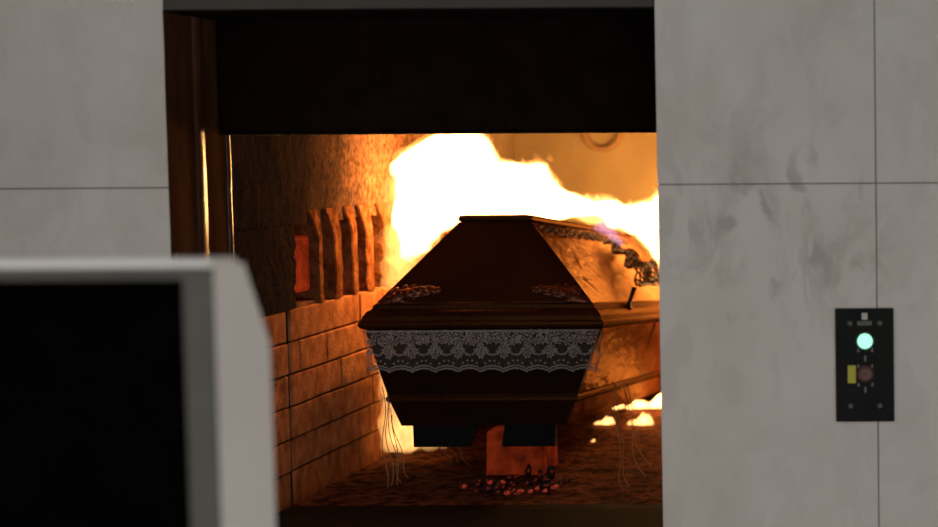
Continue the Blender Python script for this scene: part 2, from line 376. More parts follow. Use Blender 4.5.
MB().box(XS-0.129, XS-0.020, 4.785, 4.945, ZN+0.034, ZN+0.188, 0.012).build('slot_block', 'hot_niche', wallL)
def rough(y, z, amp=0.010):
    return XS + amp*(0.7*nz(y*7, z*7, 5) + 0.35*nz(y*22, z*16, 9) + 0.22*nz(y*60, z*45, 2))
up = MB()
up.grid(lambda u, v: (rough(Y0+u*(6.62-Y0), ZP+0.018+v*(1.93-ZP-0.018)) - (0.012*(1-v*8) if v < 0.125 else 0), Y0+u*(6.62-Y0), ZP+0.018+v*(1.93-ZP-0.018) + (0.010*nz(u*90, 1, 4) if v == 0 else 0)), 200, 34)
up.box(XS-0.17, XS-0.03, Y0, YB, ZP+0.04, 1.93)
up.grid(lambda u, v: (rough(Y0+u*0.435, ZN+v*(ZP+0.018-ZN)), Y0+u*(0.425+0.022*nz(3, v*7, 2)+0.012*nz(8, v*19, 5)), ZN+v*(ZP+0.018-ZN)), 44, 26)
up.box(XS-0.13, XS-0.02, Y0, 4.78, ZN, ZP+0.05)
up.grid(lambda u, v: (XS-0.125+v*(0.125+0.004*nz(u*9, 1, 1)), 6.30+u*(YB-6.30), ZN), 2, 2)
up.box(XS-0.13, XS-0.01, 6.31, YB, ZN, ZP+0.05)
rl2 = MB(); rl2.grid(lambda u, v: (rough(6.62+u*(YB-6.62), ZP+v*(1.95-ZP), 0.006), 6.62+u*(YB-6.62), ZP+v*(1.95-ZP)), 30, 20)
rl2.build('rear_lining', 'back', wallL, smooth=True)
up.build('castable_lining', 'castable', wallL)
# other chamber walls, vault and hearth
XW = -0.585
structure(MB().box(XW, XW+0.12, 4.347, YB, 0.6, 1.95), 'wall_right', 'brick', 'furnace chamber wall hidden behind the marble on the right')
bw = MB()
bw.grid(lambda u, v: (XS-0.17+u*(XW+0.29-XS), YB-0.012*nz(u*5, v*5, 3)-0.004*nz(u*30, v*30, 1), 0.6+v*1.4), 60, 60)
bw.box(XS-0.17, XW+0.12, YB+0.02, YB+0.14, 0.6, 2.0)
structure(bw, 'wall_back', 'back', 'amber refractory back wall of the furnace chamber', smooth=True)
cl = MB(); ns = 24
def arch(t): return (XS-0.02+(XW-XS+0.04)*t, 1.90+0.10*math.sin(PI*t))
cl.loft([[(arch(k/ns)[0], y, arch(k/ns)[1]) for k in range(ns+1)] + [(XW+0.12, y, 2.15), (XS-0.17, y, 2.15)] for y in (4.397, YB+0.1)])
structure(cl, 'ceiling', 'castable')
hf = MB()
def hz(x, y): return ZH - 0.004 + 0.004*nz(x*13, y*13, 1) + 0.003*nz(x*45, y*45, 6)
hf.grid(lambda u, v: (XS-0.01+u*(XW-XS+0.02), 4.69+v*(YB-4.69+0.02), hz(XS+u*1.2, 4.69+v*3)), 110, 220)
hf.box(XS-0.1, XW+0.1, 4.70, YB+0.1, 0.55, ZH-0.02)
structure(hf, 'hearth', 'hearth', 'charred brown hearth under the coffin', smooth=True)
# round burner port in the back wall
bp = thing('burner_port', (-1.398, YB-0.012, 1.735), 'round burner port high on the amber back wall', 'burner')
rg = MB()
R = [[(math.cos(2*PI*k/28)*q, yy, math.sin(2*PI*k/28)*q) for k in range(28)] for q, yy in ((0.085, 0.02), (0.085, -0.008), (0.066, -0.012), (0.060, 0.004), (0.056, 0.02))]
rg.loft(R, cap=False); rg.build('port_ring', 'burner', bp, smooth=True)
MB().loft([[(math.cos(2*PI*k/28)*q, yy, math.sin(2*PI*k/28)*q) for k in range(28)] for q, yy in ((0.057, 0.014), (0.02, 0.010), (0.004, 0.010))]).build('port_plug', 'back', bp)

# ------------------------------------------------------------------ coffin
CX, CY, CZ = -1.335, 5.04, 0.8755
coffin = thing('coffin', (CX, CY, CZ), 'dark wooden coffin with sloping lid and lace skirt burning in the furnace', 'coffin')
coffin.rotation_euler = (-math.radians(4.45), 0, 0)
L = 1.95
def rect(w, y0, y1, z): return [(-w, y0, z), (w, y0, z), (w, y1, z), (-w, y1, z)]
# box: tapers down to its base
bx = MB(); bx.loft([rect(0.232, 0.022, L-0.02, 0.0), rect(0.264, 0.018, L-0.016, 0.070), rect(0.330, 0.006, L, 0.274)])
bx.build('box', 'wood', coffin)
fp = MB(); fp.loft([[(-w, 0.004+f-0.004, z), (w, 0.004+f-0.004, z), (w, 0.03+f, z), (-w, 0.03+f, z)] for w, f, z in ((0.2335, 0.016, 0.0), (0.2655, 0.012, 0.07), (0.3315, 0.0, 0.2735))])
fp.build('end_board', 'wood_front_shaded', coffin, label='black unlit end board under the lace skirt')
def band(mb, prof, f0, L1):
    mb.loft([rect(w, f0 - (w - prof[0][0]), L1 + (w - prof[0][0]), z) for w, z in prof])
bm_ = MB(); band(bm_, [(0.2665, 0.066), (0.2735, 0.072), (0.2745, 0.080), (0.2705, 0.087), (0.2725, 0.092)], 0.010, L-0.010)
bm_.build('base_moulding', 'trimwood', coffin)
rim = MB(); band(rim, [(0.334, 0.2745), (0.345, 0.280), (0.3495, 0.287), (0.3495, 0.294), (0.342, 0.300), (0.339, 0.312), (0.330, 0.326), (0.318, 0.334), (0.316, 0.344), (0.311, 0.348)], 0.004, L)
rim.build('rim_moulding', 'trimwood', coffin)
LT = 0.588
def lid_ring(t, y_off=0.0):
    w = 0.3095 + (0.103-0.3095)*t
    return rect(w, 0.030 + 0.130*t, L - 0.03 - 0.130*t, 0.3485 + (LT-0.3485)*t)
ld = MB(); ld.loft([lid_ring(t/6) for t in range(7)])
ld.build('lid', 'wood', coffin)
# end panel of the lid: the dark hip that faces the furnace mouth
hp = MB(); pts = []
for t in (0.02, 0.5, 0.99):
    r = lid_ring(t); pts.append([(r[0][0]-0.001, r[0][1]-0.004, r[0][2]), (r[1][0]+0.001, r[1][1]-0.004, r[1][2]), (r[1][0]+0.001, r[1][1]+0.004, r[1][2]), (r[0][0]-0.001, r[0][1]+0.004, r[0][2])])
hp.loft(pts); hp.build('lid_end_panel', 'wood_lid_end_shaded', coffin, label='dark unlit end slope of the lid')
cp = MB(); band(cp, [(0.105, 0.5885), (0.109, 0.592), (0.1095, 0.600), (0.104, 0.606), (0.096, 0.608)], 0.158, L-0.158)
cp.build('lid_cap', 'trimwood', coffin)
# feet at the front
for s in (-1, 1):
    ft = MB()
    ft.prism([(s*0.204, -0.001), (s*0.018 if s < 0 else 0.058, -0.001), (-0.044 if s < 0 else 0.050, -0.062), (s*0.202, -0.062)], 'y', 0.026, 0.052)
    ft.build('foot', 'footwood', coffin)
# side frame and sunk panel lines on the lit side
for s in (-1, 1):
    def sx(z): return s*(0.234 + (0.330-0.234)*z/0.274 + 0.0035)
    for y0, y1 in ((0.040, 0.052), (0.98, 0.992), (1.86, 1.90)):
        st = MB(); st.loft([[(sx(z)-s*0.006, y0, z), (sx(z), y0, z), (sx(z), y1, z), (sx(z)-s*0.006, y1, z)] for z in (0.095, 0.272)])
        st.build('side_batten', 'trimwood', coffin)
# leafy copper ornaments low on the lid's end slope
nrm = Vector((0, -(LT-0.3485), 0.130)).normalized()
def slope_pt(x, t, off=0.006):
    r = lid_ring(t); return Vector((x, r[0][1], r[0][2])) + nrm*off
R_sl = Matrix.Rotation(-math.atan2(0.130, LT-0.3485), 3, 'X')
for s in (-1, 1):
    om = MB(); rnd = random.Random(11+s)
    for x, t, r, sx_, sz_, a in ((0.272, 0.03, 0.020, 1.5, .7, .3), (0.250, 0.075, 0.024, 1.5, .8, .6), (0.225, 0.11, 0.022, 1.5, .8, .2), (0.203, 0.135, 0.020, 1.4, .8, .1),
                             (0.180, 0.15, 0.020, 1.4, .7, -.2), (0.157, 0.155, 0.017, 1.3, .8, -.4), (0.140, 0.15, 0.013, 1.1, .9, 0), (0.262, 0.13, 0.016, 1.3, .7, .9),
                             (0.236, 0.165, 0.014, 1.3, .7, .9), (0.212, 0.185, 0.012, 1.3, .7, .5), (0.247, 0.02, 0.013, 1.8, .6, 0), (0.205, 0.075, 0.013, 1.8, .6, .3), (0.175, 0.10, 0.012, 1.7, .6, .2)):
        om.blob(slope_pt(s*x, t, 0.005), r, (sx_, 0.45, sz_), R_sl @ Matrix.Rotation(s*a, 3, 'Y'), 2, 0.06)
    for k in range(7):
        c = slope_pt(s*(0.15+0.018*k), 0.13-0.012*abs(k-2), 0.012)
        om.blob(c, 0.006, (1.2, .8, 1), None, 1, 0.1)
    om.build('corner_ornament', 'bronze', coffin, smooth=True)
# lace skirt: net, worked flowers and scalloped cords, hung straight from the rim
W2 = 0.334
def lace_y(x, z): return -0.006 - 0.0035*math.sin(x*46) * (0.274-z)/0.12 - 0.003*nz(x*12, z*12, 2)
nl = 10; per = 2*W2/nl
def scal(x): return 0.154 + 0.010*abs(math.sin(PI*(x+W2)/per))**0.8 + 0.003*nz(x*8, 0, 1)
net = MB()
def net_pt(u, v):
    x = -W2+2*W2*u; zb = scal(x); z = 0.273 + (zb-0.273)*v
    return (x*(1-0.03*v), lace_y(x, z), z)
net.grid(net_pt, 120, 14)
for s in (-1, 1):    # the corner turns and hangs a little way along the side
    net.grid(lambda u, v: (s*(W2*(1-0.03*v) + 0.006*math.sin(u*PI)), lace_y(s*W2, 0.27)+u*0.05, 0.273 - v*(0.118-0.03*u+0.012*math.sin(u*9))), 10, 14)
lace = net.build('lace_skirt', 'lace_net', coffin)
fl = MB(); rnd = random.Random(3)
def petal(x, z, r, k, n, q=0.55):
    a = 2*PI*k/n + x*9
    cx, cz = x + math.cos(a)*r, z + math.sin(a)*r
    fl.blob((cx*(1-0.03*(0.273-cz)/0.12), lace_y(cx, cz)-0.0015, cz), r*q, (1.15, 0.30, 0.8), Matrix.Rotation(-a, 3, 'Y'), 1, 0.1)
def put(x, z, r, n_):
    if abs(x) > W2-0.010: return
    for k in range(n_): petal(x, z, r, k, n_)
    petal(x, z, 0.001, 0, 1, 3.4)
for i in range(nl):
    xc = -W2 + (i+0.5)*per
    j_ = lambda a: rnd.uniform(-a, a)
    # two rows of close blossoms at the top, a garland of smaller ones dipping below, open net beneath
    for dx in (-0.36, -0.02, 0.33): put(xc+dx*per+j_(.003), 0.260+j_(.003), 0.0088, 5)
    for dx in (-0.5, -0.17, 0.18): put(xc+dx*per+j_(.003), 0.242+j_(.003), 0.0085, 6)
    for dx, dz in ((-0.42, 0.224), (-0.30, 0.212), (0.30, 0.212), (0.42, 0.224)): put(xc+dx*per+j_(.002), dz+j_(.002), 0.0068, 5)
    put(xc+0.5*per, 0.203, 0.0085, 6)
    for k in range(7):
        a = PI*(k+0.5)/7; x = xc-math.cos(a)*per*0.30; z = 0.222-0.020*math.sin(a)
        if abs(x) < W2-0.01: fl.blob((x*(1-0.03*(0.273-z)/0.12), lace_y(x, z)-0.0015, z), 0.0042, (1.2, .3, .9), None, 1, 0.15)
    for k in range(3):   # sprigs
        x = xc+rnd.uniform(-.5, .5)*per; z = rnd.uniform(0.232, 0.268)
        if abs(x) < W2-0.01: fl.blob((x*(1-0.03*(0.273-z)/0.12), lace_y(x, z)-0.0015, z), 0.006, (1.9, .25, .55), Matrix.Rotation(rnd.uniform(-1.5, 1.5), 3, 'Y'), 1, 0.1)
    for k in range(4):   # beads above the edge
        x = xc + (k-1.5)*per*0.2; z = scal(x)+0.024-0.004*abs(k-1.5)
        fl.blob((x*0.975, lace_y(x, z)-0.002, z), 0.0034, (1.2, .6, 1), None, 1, 0.1)
fl.build('lace_flowers', 'lace', lace, smooth=True)
cd = MB()
for dz, r in ((0.0, 0.0024), (0.008, 0.0022)):
    cd.tube([((-W2+2*W2*k/160)*0.972, lace_y(-W2+2*W2*k/160, 0.16)-0.002, scal(-W2+2*W2*k/160)+dz+0.0015*math.sin(k*1.9)) for k in range(161)], r, 5)
cd.tube([((-W2+2*W2*k/80), lace_y(-W2+2*W2*k/80, 0.27)-0.001, 0.270) for k in range(81)], 0.003, 5)
for s in (-1, 1):
    for q, r in ((0.05, 0.0012), (0.03, 0.0009), (0.015, 0.0010)):
        cd.tube([(s*(W2*(1-0.03*v/12)+0.004*math.sin(v)), -0.004+q+0.004*math.sin(v*1.7), 0.27-v*0.0095) for v in range(13)], r, 5)
cd.build('lace_edging', 'lace', lace, smooth=True)
# charred lace ruffle standing off the lit slope of the lid, and the strip under the cap
def side_pt(y, t, off=0.0):
    """Point on the right lid slope, y along the coffin, t up the slope, off outward."""
    w = 0.3095 + (0.103-0.3095)*t; n_ = Vector((LT-0.3485, 0, 0.2065)).normalized()
    return Vector((w, y, 0.3485 + (LT-0.3485)*t)) + n_*off
rf = MB(); rnd = random.Random(5)
nu, nv = 26, 8
def ruf(u, v):
    y = 1.06 - 0.16*u + 0.52*(v-0.5)*(0.5+0.6*u); t = 0.76 - 0.72*u
    return side_pt(y, t, 0.016 + 0.050*math.sin(u*2.2) + 0.012*math.sin(u*19 + v*3) + 0.006*math.sin(v*9+u*7))
def rj(i, j):
    q = random.Random(i*31+j*7); return ruf(min(1, max(0, (i+q.uniform(-.35, .35))/nu)), (j+q.uniform(-.25, .25))/nv)
for i in range(nu+1):
    for j in range(nv+1):
        if i < nu and rnd.random() < 0.88: rf.tube([rj(i, j), (rj(i, j)+rj(i+1, j))/2 + Vector((0.002, 0, 0.002)), rj(i+1, j)], 0.0034 + 0.0026*rnd.random(), 5)
        if j < nv and (i+j) % 2 == 0: rf.tube([rj(i, j), rj(min(i+1, nu), j+1)], 0.0030 + 0.0024*rnd.random(), 5)
rf.build('charred_ruffle', 'charred_lace', coffin, label='charred lace ruffle curling off the lit lid slope')
sp = MB()
for k in range(64):
    y = 0.20+0.022*k
    for t in (0.93, 0.87):
        sp.blob(side_pt(y+0.006*math.sin(k*2.1), t+0.014*math.sin(k*1.3), 0.004), 0.008, (0.5, 1.1, 0.9), None, 1, 0.2)
sp.build('lid_lace_strip', 'charred_lace', coffin)
# flaking carved leaf relief on the lit lid slope
rnd = random.Random(9)
for k in range(8):
    y = 0.26 + 0.11*k + rnd.uniform(-.02, .02); t = (0.22, 0.50, 0.36)[k % 3] + rnd.uniform(-.06, .06)
    rl = MB(); n_ = Vector((LT-0.3485, 0, 0.2065)).normalized()
    Rm = Matrix.Rotation(math.atan2(0.2065, LT-0.3485), 3, 'Y').inverted() @ Matrix.Rotation(rnd.uniform(-.8, .8), 3, 'X')
    rl.blob(side_pt(y, t, -0.0015), 0.03, (0.13, 2.2, rnd.uniform(.6, .9)), Rm, 3, 0.03)
    rl.build('carved_leaf', 'wood', coffin, smooth=True)
# clamp screw standing up from the rim
sc_ = MB()
c0 = Vector((0.326, 0.50, 0.330)); ax = Vector((0.30, 0.25, 1)).normalized()
sc_.tube([c0 + ax*q for q in (-0.004, 0.0, 0.001, 0.010, 0.011, 0.060, 0.066, 0.068)], [0.013, 0.016, 0.013, 0.012, 0.0065, 0.0075, 0.0085, 0.004], 12)
cs = sc_.build('clamp_screw', 'screw', coffin, smooth=True)
# burnt threads of the skirt hanging to the hearth
inv = (Matrix.Translation((CX, CY, CZ)) @ Matrix.Rotation(-math.radians(4.45), 4, 'X')).inverted()
def thread(p0, p1, sag, r=0.0012, seed=0):
    t_ = MB(); q = random.Random(seed); p0, p1 = Vector(p0), Vector(p1); pts = []
    for k in range(15):
        u = k/14; p = p0.lerp(p1, u) + Vector((0.006*math.sin(u*9+seed), 0.004*math.sin(u*7+seed*2), -sag*4*u*(1-u)))
        pts.append(inv @ p)
    t_.tube(pts, r, 5); t_.build('hanging_thread', 'straw', coffin)
for k, (a, b) in enumerate((((-1.612, 5.03, 0.99), (-1.566, 4.90, 0.724)), ((-1.604, 5.03, 0.97), (-1.556, 4.92, 0.726)), ((-1.598, 5.03, 0.95), (-1.538, 4.93, 0.726)), ((-1.590, 5.03, 0.93), (-1.530, 4.99, 0.735)), ((-1.583, 5.03, 0.91), (-1.545, 4.95, 0.73)))):
    thread(a, b, 0.012+0.004*k, 0.0013, k)
for k, (a, b) in enumerate((((-0.984, 5.20, 0.97), (-0.905, 4.86, 0.726)), ((-0.982, 5.22, 0.97), (-0.893, 4.88, 0.726)), ((-1.00, 5.44, 0.94), (-0.868, 4.98, 0.74)), ((-1.0, 5.46, 0.94), (-0.850, 5.0, 0.76)))):
    thread(a, b, 0.06, 0.0013, 10+k)
for k in range(3): thread((-1.50+0.02*k, 5.10, 0.868), (-1.475+0.025*k, 5.24, 0.728), 0.01, 0.0012, 20+k)

# ------------------------------------------------------------------ block and embers under the coffin
cos_, sin_ = math.cos(math.radians(4.45)), math.sin(math.radians(4.45))
blk = MB()
blk.loft([[(x0, 5.105, z), (x1, 5.105, z), (x1, 5.30, z), (x0, 5.30, z)] for z, x0, x1 in ((0.722, -1.344, -1.176), (0.735, -1.342, -1.178), (0.8475, -1.338, -1.182))])
b_ = blk.build('support_block', 'hot_brick'); 
tag(b_, 'glowing red hot brick block propping up the near end of the coffin', 'brick')
rnd = random.Random(21)
emb = []
spots = []
while len(spots) < 46:
    x = rnd.uniform(-1.36, -1.09); y = rnd.uniform(4.84, 5.07)
    if ((x+1.225)/0.15)**2 + ((y-4.96)/0.12)**2 < 1: spots.append((x, y))
for k in range(9): spots.append((-1.09 - 0.22*k/9 + rnd.uniform(-.01, .01), 4.845 + 0.02*math.sin(k) + 0.05*(k == 0)))
for k in range(8): spots.append((-1.265 + 0.017*k, 5.068 + rnd.uniform(-0.01, 0.01)))
used = []
for k, (x, y) in enumerate(spots):
    r = rnd.uniform(0.006, 0.015)
    if any((x-a)**2 + (y-b)**2 < (0.85*(r+c))**2 for a, b, c in used): continue
    used.append((x, y, r))
    hot = k >= 46 and k < 52 or rnd.random() < 0.10
    tall = k >= 55
    q = MB(); q.blob((0, 0, 0), r, (rnd.uniform(.7, 1.3), rnd.uniform(.7, 1.3), 1.9 if tall else rnd.uniform(.5, .8)), Matrix.Rotation(rnd.uniform(-.35, .35), 3, 'Y') @ Matrix.Rotation(rnd.uniform(0, 3), 3, 'Z'), 2, 0.24)
    o = q.build('ember', 'ember' if hot else 'ember_dark')
    zmin = min(v.co.z for v in o.data.vertices)
    o.location = (x, y, hz(x, y) - zmin + 0.001)
    if tall: tag(o, 'upright charred ember fanned out against the glowing red block', 'ember', 'embers standing against the glowing block')
    elif hot: tag(o, 'small glowing red ember on the hearth in front of the glowing block', 'ember', 'glowing embers on the hearth')
    else: tag(o, 'small blackened ember on the hearth in front of the glowing block', 'ember', 'blackened embers on the hearth')

# ------------------------------------------------------------------ flames: lumpy bodies of glowing gas
def inside(p, poly):
    x, y = p; c = False; j = len(poly)-1
    for i in range(len(poly)):
        (xi, yi), (xj, yj) = poly[i], poly[j]
        if (yi > y) != (yj > y) and x < (xj-xi)*(y-yi)/(yj-yi)+xi: c = not c
        j = i
    return c
def edge_dist(p, poly):
    best = 9; P = Vector(p)
    for i in range(len(poly)):
        a, b = Vector(poly[i]), Vector(poly[(i+1) % len(poly)]); ab = b-a
        t = max(0, min(1, (P-a).dot(ab)/max(ab.length_squared, 1e-9))); best = min(best, (P-a-ab*t).length)
    return best
def rag(poly, amp, n=3, seed=1):
    """Break an outline up into small licks that lean upward."""
    rnd = random.Random(seed); out = []
    for i in range(len(poly)):
        a, b = Vector(poly[i]), Vector(poly[(i+1) % len(poly)]); ln = (b-a).length
        k = max(1, min(6, int(ln/0.016)))
        for q in range(k):
            p = a.lerp(b, q/k); d = (b-a).normalized(); nn = Vector((d.y, -d.x))
            o = rnd.uniform(-1, 1)*amp*min(1, ln/0.03)
            out.append((p.x + nn.x*o, p.y + nn.y*o + (abs(o)*0.6 if q % 2 else 0)))
    return out
def flame(name, poly, y, depth, mat, label, step=0.016, vox=0.008, rmax=0.06, sway=0.0, erode=0.0, parent=None, licks=0):
    rnd = random.Random(len(poly)); bm = bmesh.new()
    xs = [p[0] for p in poly]; zs_ = [p[1] for p in poly]
    x = min(xs)
    while x < max(xs):
        z = min(zs_)
        while z < max(zs_):
            p = (x+rnd.uniform(-.3, .3)*step, z+rnd.uniform(-.3, .3)*step)
            if inside(p, poly):
                r = min(edge_dist(p, poly) - erode, rmax)
                if r > step*0.28:
                    k = 1 + int(r/rmax*2.99)
                    for q in range(k):
                        yy = y + (rnd.random()-0.5)*2*depth*min(1, r/rmax) + sway*(z-min(zs_))
                        bmesh.ops.create_icosphere(bm, subdivisions=1, radius=r*1.04, matrix=Matrix.Translation((p[0], yy, p[1])))
            z += step
        x += step
    # curling licks that leave the upper edge
    for q in range(licks):
        i = rnd.randrange(len(poly)); a, b = Vector(poly[i]), Vector(poly[(i+1) % len(poly)]); d = (b-a).normalized()
        nn = Vector((d.y, -d.x)); m_ = (a+b)/2
        if inside(m_+nn*0.01, poly): nn = -nn
        if nn.y < -0.2: continue
        dirv = (nn*0.6 + Vector((0, 1))).normalized(); ln = rnd.uniform(0.03, 0.085); r0 = rnd.uniform(0.010, 0.017); bend = rnd.uniform(-.5, .5); yy = y + rnd.uniform(-1, 1)*depth*0.6
        p = m_ - nn*0.022
        for k in range(12):
            u = k/11; pr = max(0.0025, r0*(1-u)**0.8 - erode*0.35)
            bmesh.ops.create_icosphere(bm, subdivisions=1, radius=pr, matrix=Matrix.Translation((p.x, yy, p.y)))
            p = p + Vector((dirv.x + bend*u*math.sin(u*5), dirv.y))*ln/11
    me = bpy.data.meshes.new(name+'_raw'); bm.to_mesh(me); bm.free()
    o = bpy.data.objects.new(name+'_raw', me); COL.objects.link(o)
    md = o.modifiers.new('r', 'REMESH'); md.mode = 'VOXEL'; md.voxel_size = vox
    sm = o.modifiers.new('s', 'SMOOTH'); sm.factor = 0.5; sm.iterations = 3
    dg = bpy.context.evaluated_depsgraph_get(); dg.update()
    me2 = bpy.data.meshes.new_from_object(o.evaluated_get(dg)); me2.name = name
    bpy.data.objects.remove(o); bpy.data.meshes.remove(me)
    base = Vector((sum(xs)/len(xs), y, min(zs_))); me2.transform(Matrix.Translation(-base))
    me2.materials.clear(); me2.materials.append(M[mat])
    f = bpy.data.objects.new(name, me2); COL.objects.link(f); f.location = base
    if parent is not None:
        f.parent = parent; f.location = base - parent.location; return f
    return tag(f, label, 'flame')
def flame_pair(poly, y, depth, label, seed, licks=22, core=None):
    c = Vector((sum(p[0] for p in poly)/len(poly), sum(p[1] for p in poly)/len(poly)))
    f = flame('flame', rag(poly, 0.020, seed=seed), y, depth, 'flame', label, vox=0.0065, licks=licks)
    flame('flame_core', rag(core or poly, 0.013, seed=seed+20), y, depth*0.7, 'flame_core', None, rmax=0.05, erode=0.010, parent=f, vox=0.0065, licks=licks)
    return f
big = [(-1.738, 1.20), (-1.690, 1.215), (-1.655, 1.265), (-1.560, 1.375), (-1.445, 1.492), (-1.32, 1.497), (-1.245, 1.490), (-1.250, 1.53), (-1.272, 1.578), (-1.300, 1.612), (-1.335, 1.624), (-1.383, 1.630),
       (-1.415, 1.70), (-1.45, 1.755), (-1.52, 1.765), (-1.556, 1.735), (-1.605, 1.690), (-1.645, 1.680), (-1.680, 1.655), (-1.702, 1.612), (-1.692, 1.560), (-1.715, 1.510), (-1.704, 1.455), (-1.722, 1.40), (-1.735, 1.32)]
flame_pair(big, 5.46, 0.15, 'tallest white-hot flame climbing the left side of the lid to the raised door', 4, core=[(-1.665, 1.275), (-1.635, 1.295), (-1.555, 1.385)] + big[4:21] + [(-1.705, 1.50), (-1.700, 1.43), (-1.690, 1.34)])
mid = [(-1.76, 1.402), (-1.76, 1.52), (-1.66, 1.56), (-1.58, 1.630), (-1.47, 1.625), (-1.375, 1.640), (-1.400, 1.580), (-1.355, 1.535), (-1.300, 1.515), (-1.235, 1.490), (-1.180, 1.505), (-1.12, 1.46), (-1.11, 1.385), (-1.19, 1.388), (-1.22, 1.402)]
flame_pair(mid, 6.24, 0.16, 'low ragged flame running along the top of the lid', 5)
right = [(-1.31, 1.366), (-1.295, 1.45), (-1.19, 1.475), (-1.135, 1.478), (-1.10, 1.520), (-1.03, 1.545), (-0.93, 1.59), (-0.80, 1.56), (-0.70, 1.42), (-0.66, 1.15), (-0.70, 0.96), (-0.82, 0.92), (-0.90, 1.02), (-0.955, 1.10), (-1.00, 1.09), (-1.07, 1.175), (-1.185, 1.322)]
flame_pair(right, 6.72, 0.12, 'bright flame over the far right slope of the lid, cut by the marble edge', 6)
lowl = [(-1.745, 0.735), (-1.745, 1.02), (-1.735, 1.13), (-1.71, 1.05), (-1.69, 1.08), (-1.675, 0.96), (-1.650, 0.90), (-1.640, 0.80), (-1.56, 0.775), (-1.50, 0.735)]
flame('flame', lowl, 5.44, 0.09, 'flame_soft', 'flame low between the coffin and the brick side wall', rmax=0.04)
for i, (x, y, w_, h, lb) in enumerate(((-1.176, 6.02, 0.045, 0.034, 'small wide flame on the hearth under the right edge of the coffin'),
                                    (-1.050, 6.00, 0.055, 0.050, 'larger small flame on the hearth beside the marble edge'),
                                    (-1.145, 5.66, 0.012, 0.016, 'tiniest flame alone on the dark hearth right of the coffin foot'))):
    pl = [(x-w_, 0.724), (x-w_*.8, .724+h*.35), (x-w_*.5, .724+h*.5), (x-w_*.3, .724+h*.45), (x-w_*.05, .724+h*.75), (x+w_*.12, .724+h*1.25), (x+w_*.28, .724+h*.8), (x+w_*.55, .724+h*.9), (x+w_*.75, .724+h*.4), (x+w_, .724)]
    flame('flame', pl, y, 0.012, 'flame_small', lb, step=max(0.003, h*0.12), vox=0.0022 if h < .03 else 0.003, rmax=h*0.35)
basef = [(-1.24, 0.726), (-1.20, 0.757), (-1.17, 0.742), (-1.12, 0.766), (-1.08, 0.754), (-1.03, 0.800), (-1.00, 0.775), (-0.94, 0.835), (-0.90, 0.80), (-0.84, 0.85), (-0.76, 0.80), (-0.70, 0.727)]
flame('flame', rag(basef, 0.006, seed=8), 6.36, 0.05, 'flame_small', 'long low flame licking along the bottom edge of the coffin side', step=0.008, vox=0.005, rmax=0.025)
vio = [(-1.215, 1.372), (-1.21, 1.40), (-1.185, 1.425), (-1.16, 1.40), (-1.125, 1.36), (-1.10, 1.31), (-1.13, 1.315), (-1.17, 1.35)]
flame('flame', [(a+0.018, b+0.018) for a, b in vio], 5.98, 0.05, 'flame_violet', 'faint violet flame licking the lace strip under the lid cap', step=0.008, vox=0.004, rmax=0.025)

# ------------------------------------------------------------------ control panel on the marble
cpn = thing('control_switch_panel', (-0.193, 3.998, 1.168), 'black control panel with green lamp and red button on the marble wall', 'control panel')
def pz(x0, x1, z0, z1, name, mat, th=0.002, y=-0.006, bev=0.0, **kw): return MB().box(x0, x1, y-th, y, z0, z1, bev, 1).build(name, mat, cpn, **kw)
MB().box(-0.0655, 0.0655, -0.006, 0.0, -0.128, 0.128, 0.0015, 2).build('plate', 'plate', cpn)
def disc(x, z, prof, name, mat, n_=28, parent=cpn):
    m_ = MB(); m_.loft([[(x+math.cos(2*PI*k/n_)*r, -0.006+y, z+math.sin(2*PI*k/n_)*r) for k in range(n_)] for r, y in prof]); return m_.build(name, mat, parent, smooth=False)
disc(0.001, 0.055, [(0.0215, 0), (0.0215, -0.003), (0.0185, -0.005), (0.018, -0.004)], 'lamp_ring', 'ring')
disc(0.001, 0.055, [(0.0172, -0.003), (0.0168, -0.008), (0.012, -0.012), (0.004, -0.0135)], 'green_lamp', 'green')
rb = disc(0.001, -0.019, [(0.0195, 0), (0.0195, -0.004), (0.0165, -0.006), (0.016, -0.004)], 'button_ring', 'red_button')
disc(0.001, -0.019, [(0.0135, -0.004), (0.0130, -0.010), (0.010, -0.011), (0.003, -0.011)], 'red_button', 'red_ring')
disc(0.001, -0.019, [(0.0060, -0.011), (0.0058, -0.0125), (0.002, -0.0125)], 'button_mark', 'red_button')
pz(-0.0385, -0.0205, -0.040, 0.0, 'sticker', 'yellow', 0.0015)
pz(-0.006, 0.007, 0.103, 0.118, 'symbol', 'print', 0.0008, bev=0.0003)
tx = MB()
for k in range(6): tx.box(-0.0155+k*0.0055, -0.0115+k*0.0055, -0.0068, -0.006, 0.090, 0.100)
tx.build('caption', 'print_dim', cpn)
for z in (0.016, -0.055): pz(-0.0012, 0.0030, z-0.007, z+0.006, 'tick_mark', 'print_dim', 0.0008)
for zc in (0.036, 0.0, -0.042):
    for s in (-1, 1):
        tk = MB(); tk.prism([(0.001+s*0.012, zc-0.005), (0.001+s*0.018, zc-0.006), (0.001+s*0.017, zc+0.004), (0.001+s*0.0145, zc+0.002)], 'y', -0.0068, -0.006)
        tk.build('corner_mark', 'print_dim', cpn)
for x, z in ((-0.033, 0.095), (0.034, 0.095), (-0.033, -0.092), (0.033, -0.092)):
    sm_ = MB(); sm_.loft([[(x+math.cos(2*PI*k/14)*r, -0.006+y, z+math.sin(2*PI*k/14)*r) for k in range(14)] for r, y in ((0.006, 0), (0.0058, -0.0015), (0.004, -0.0022))])
    sm_.build('screw', 'ring', cpn)

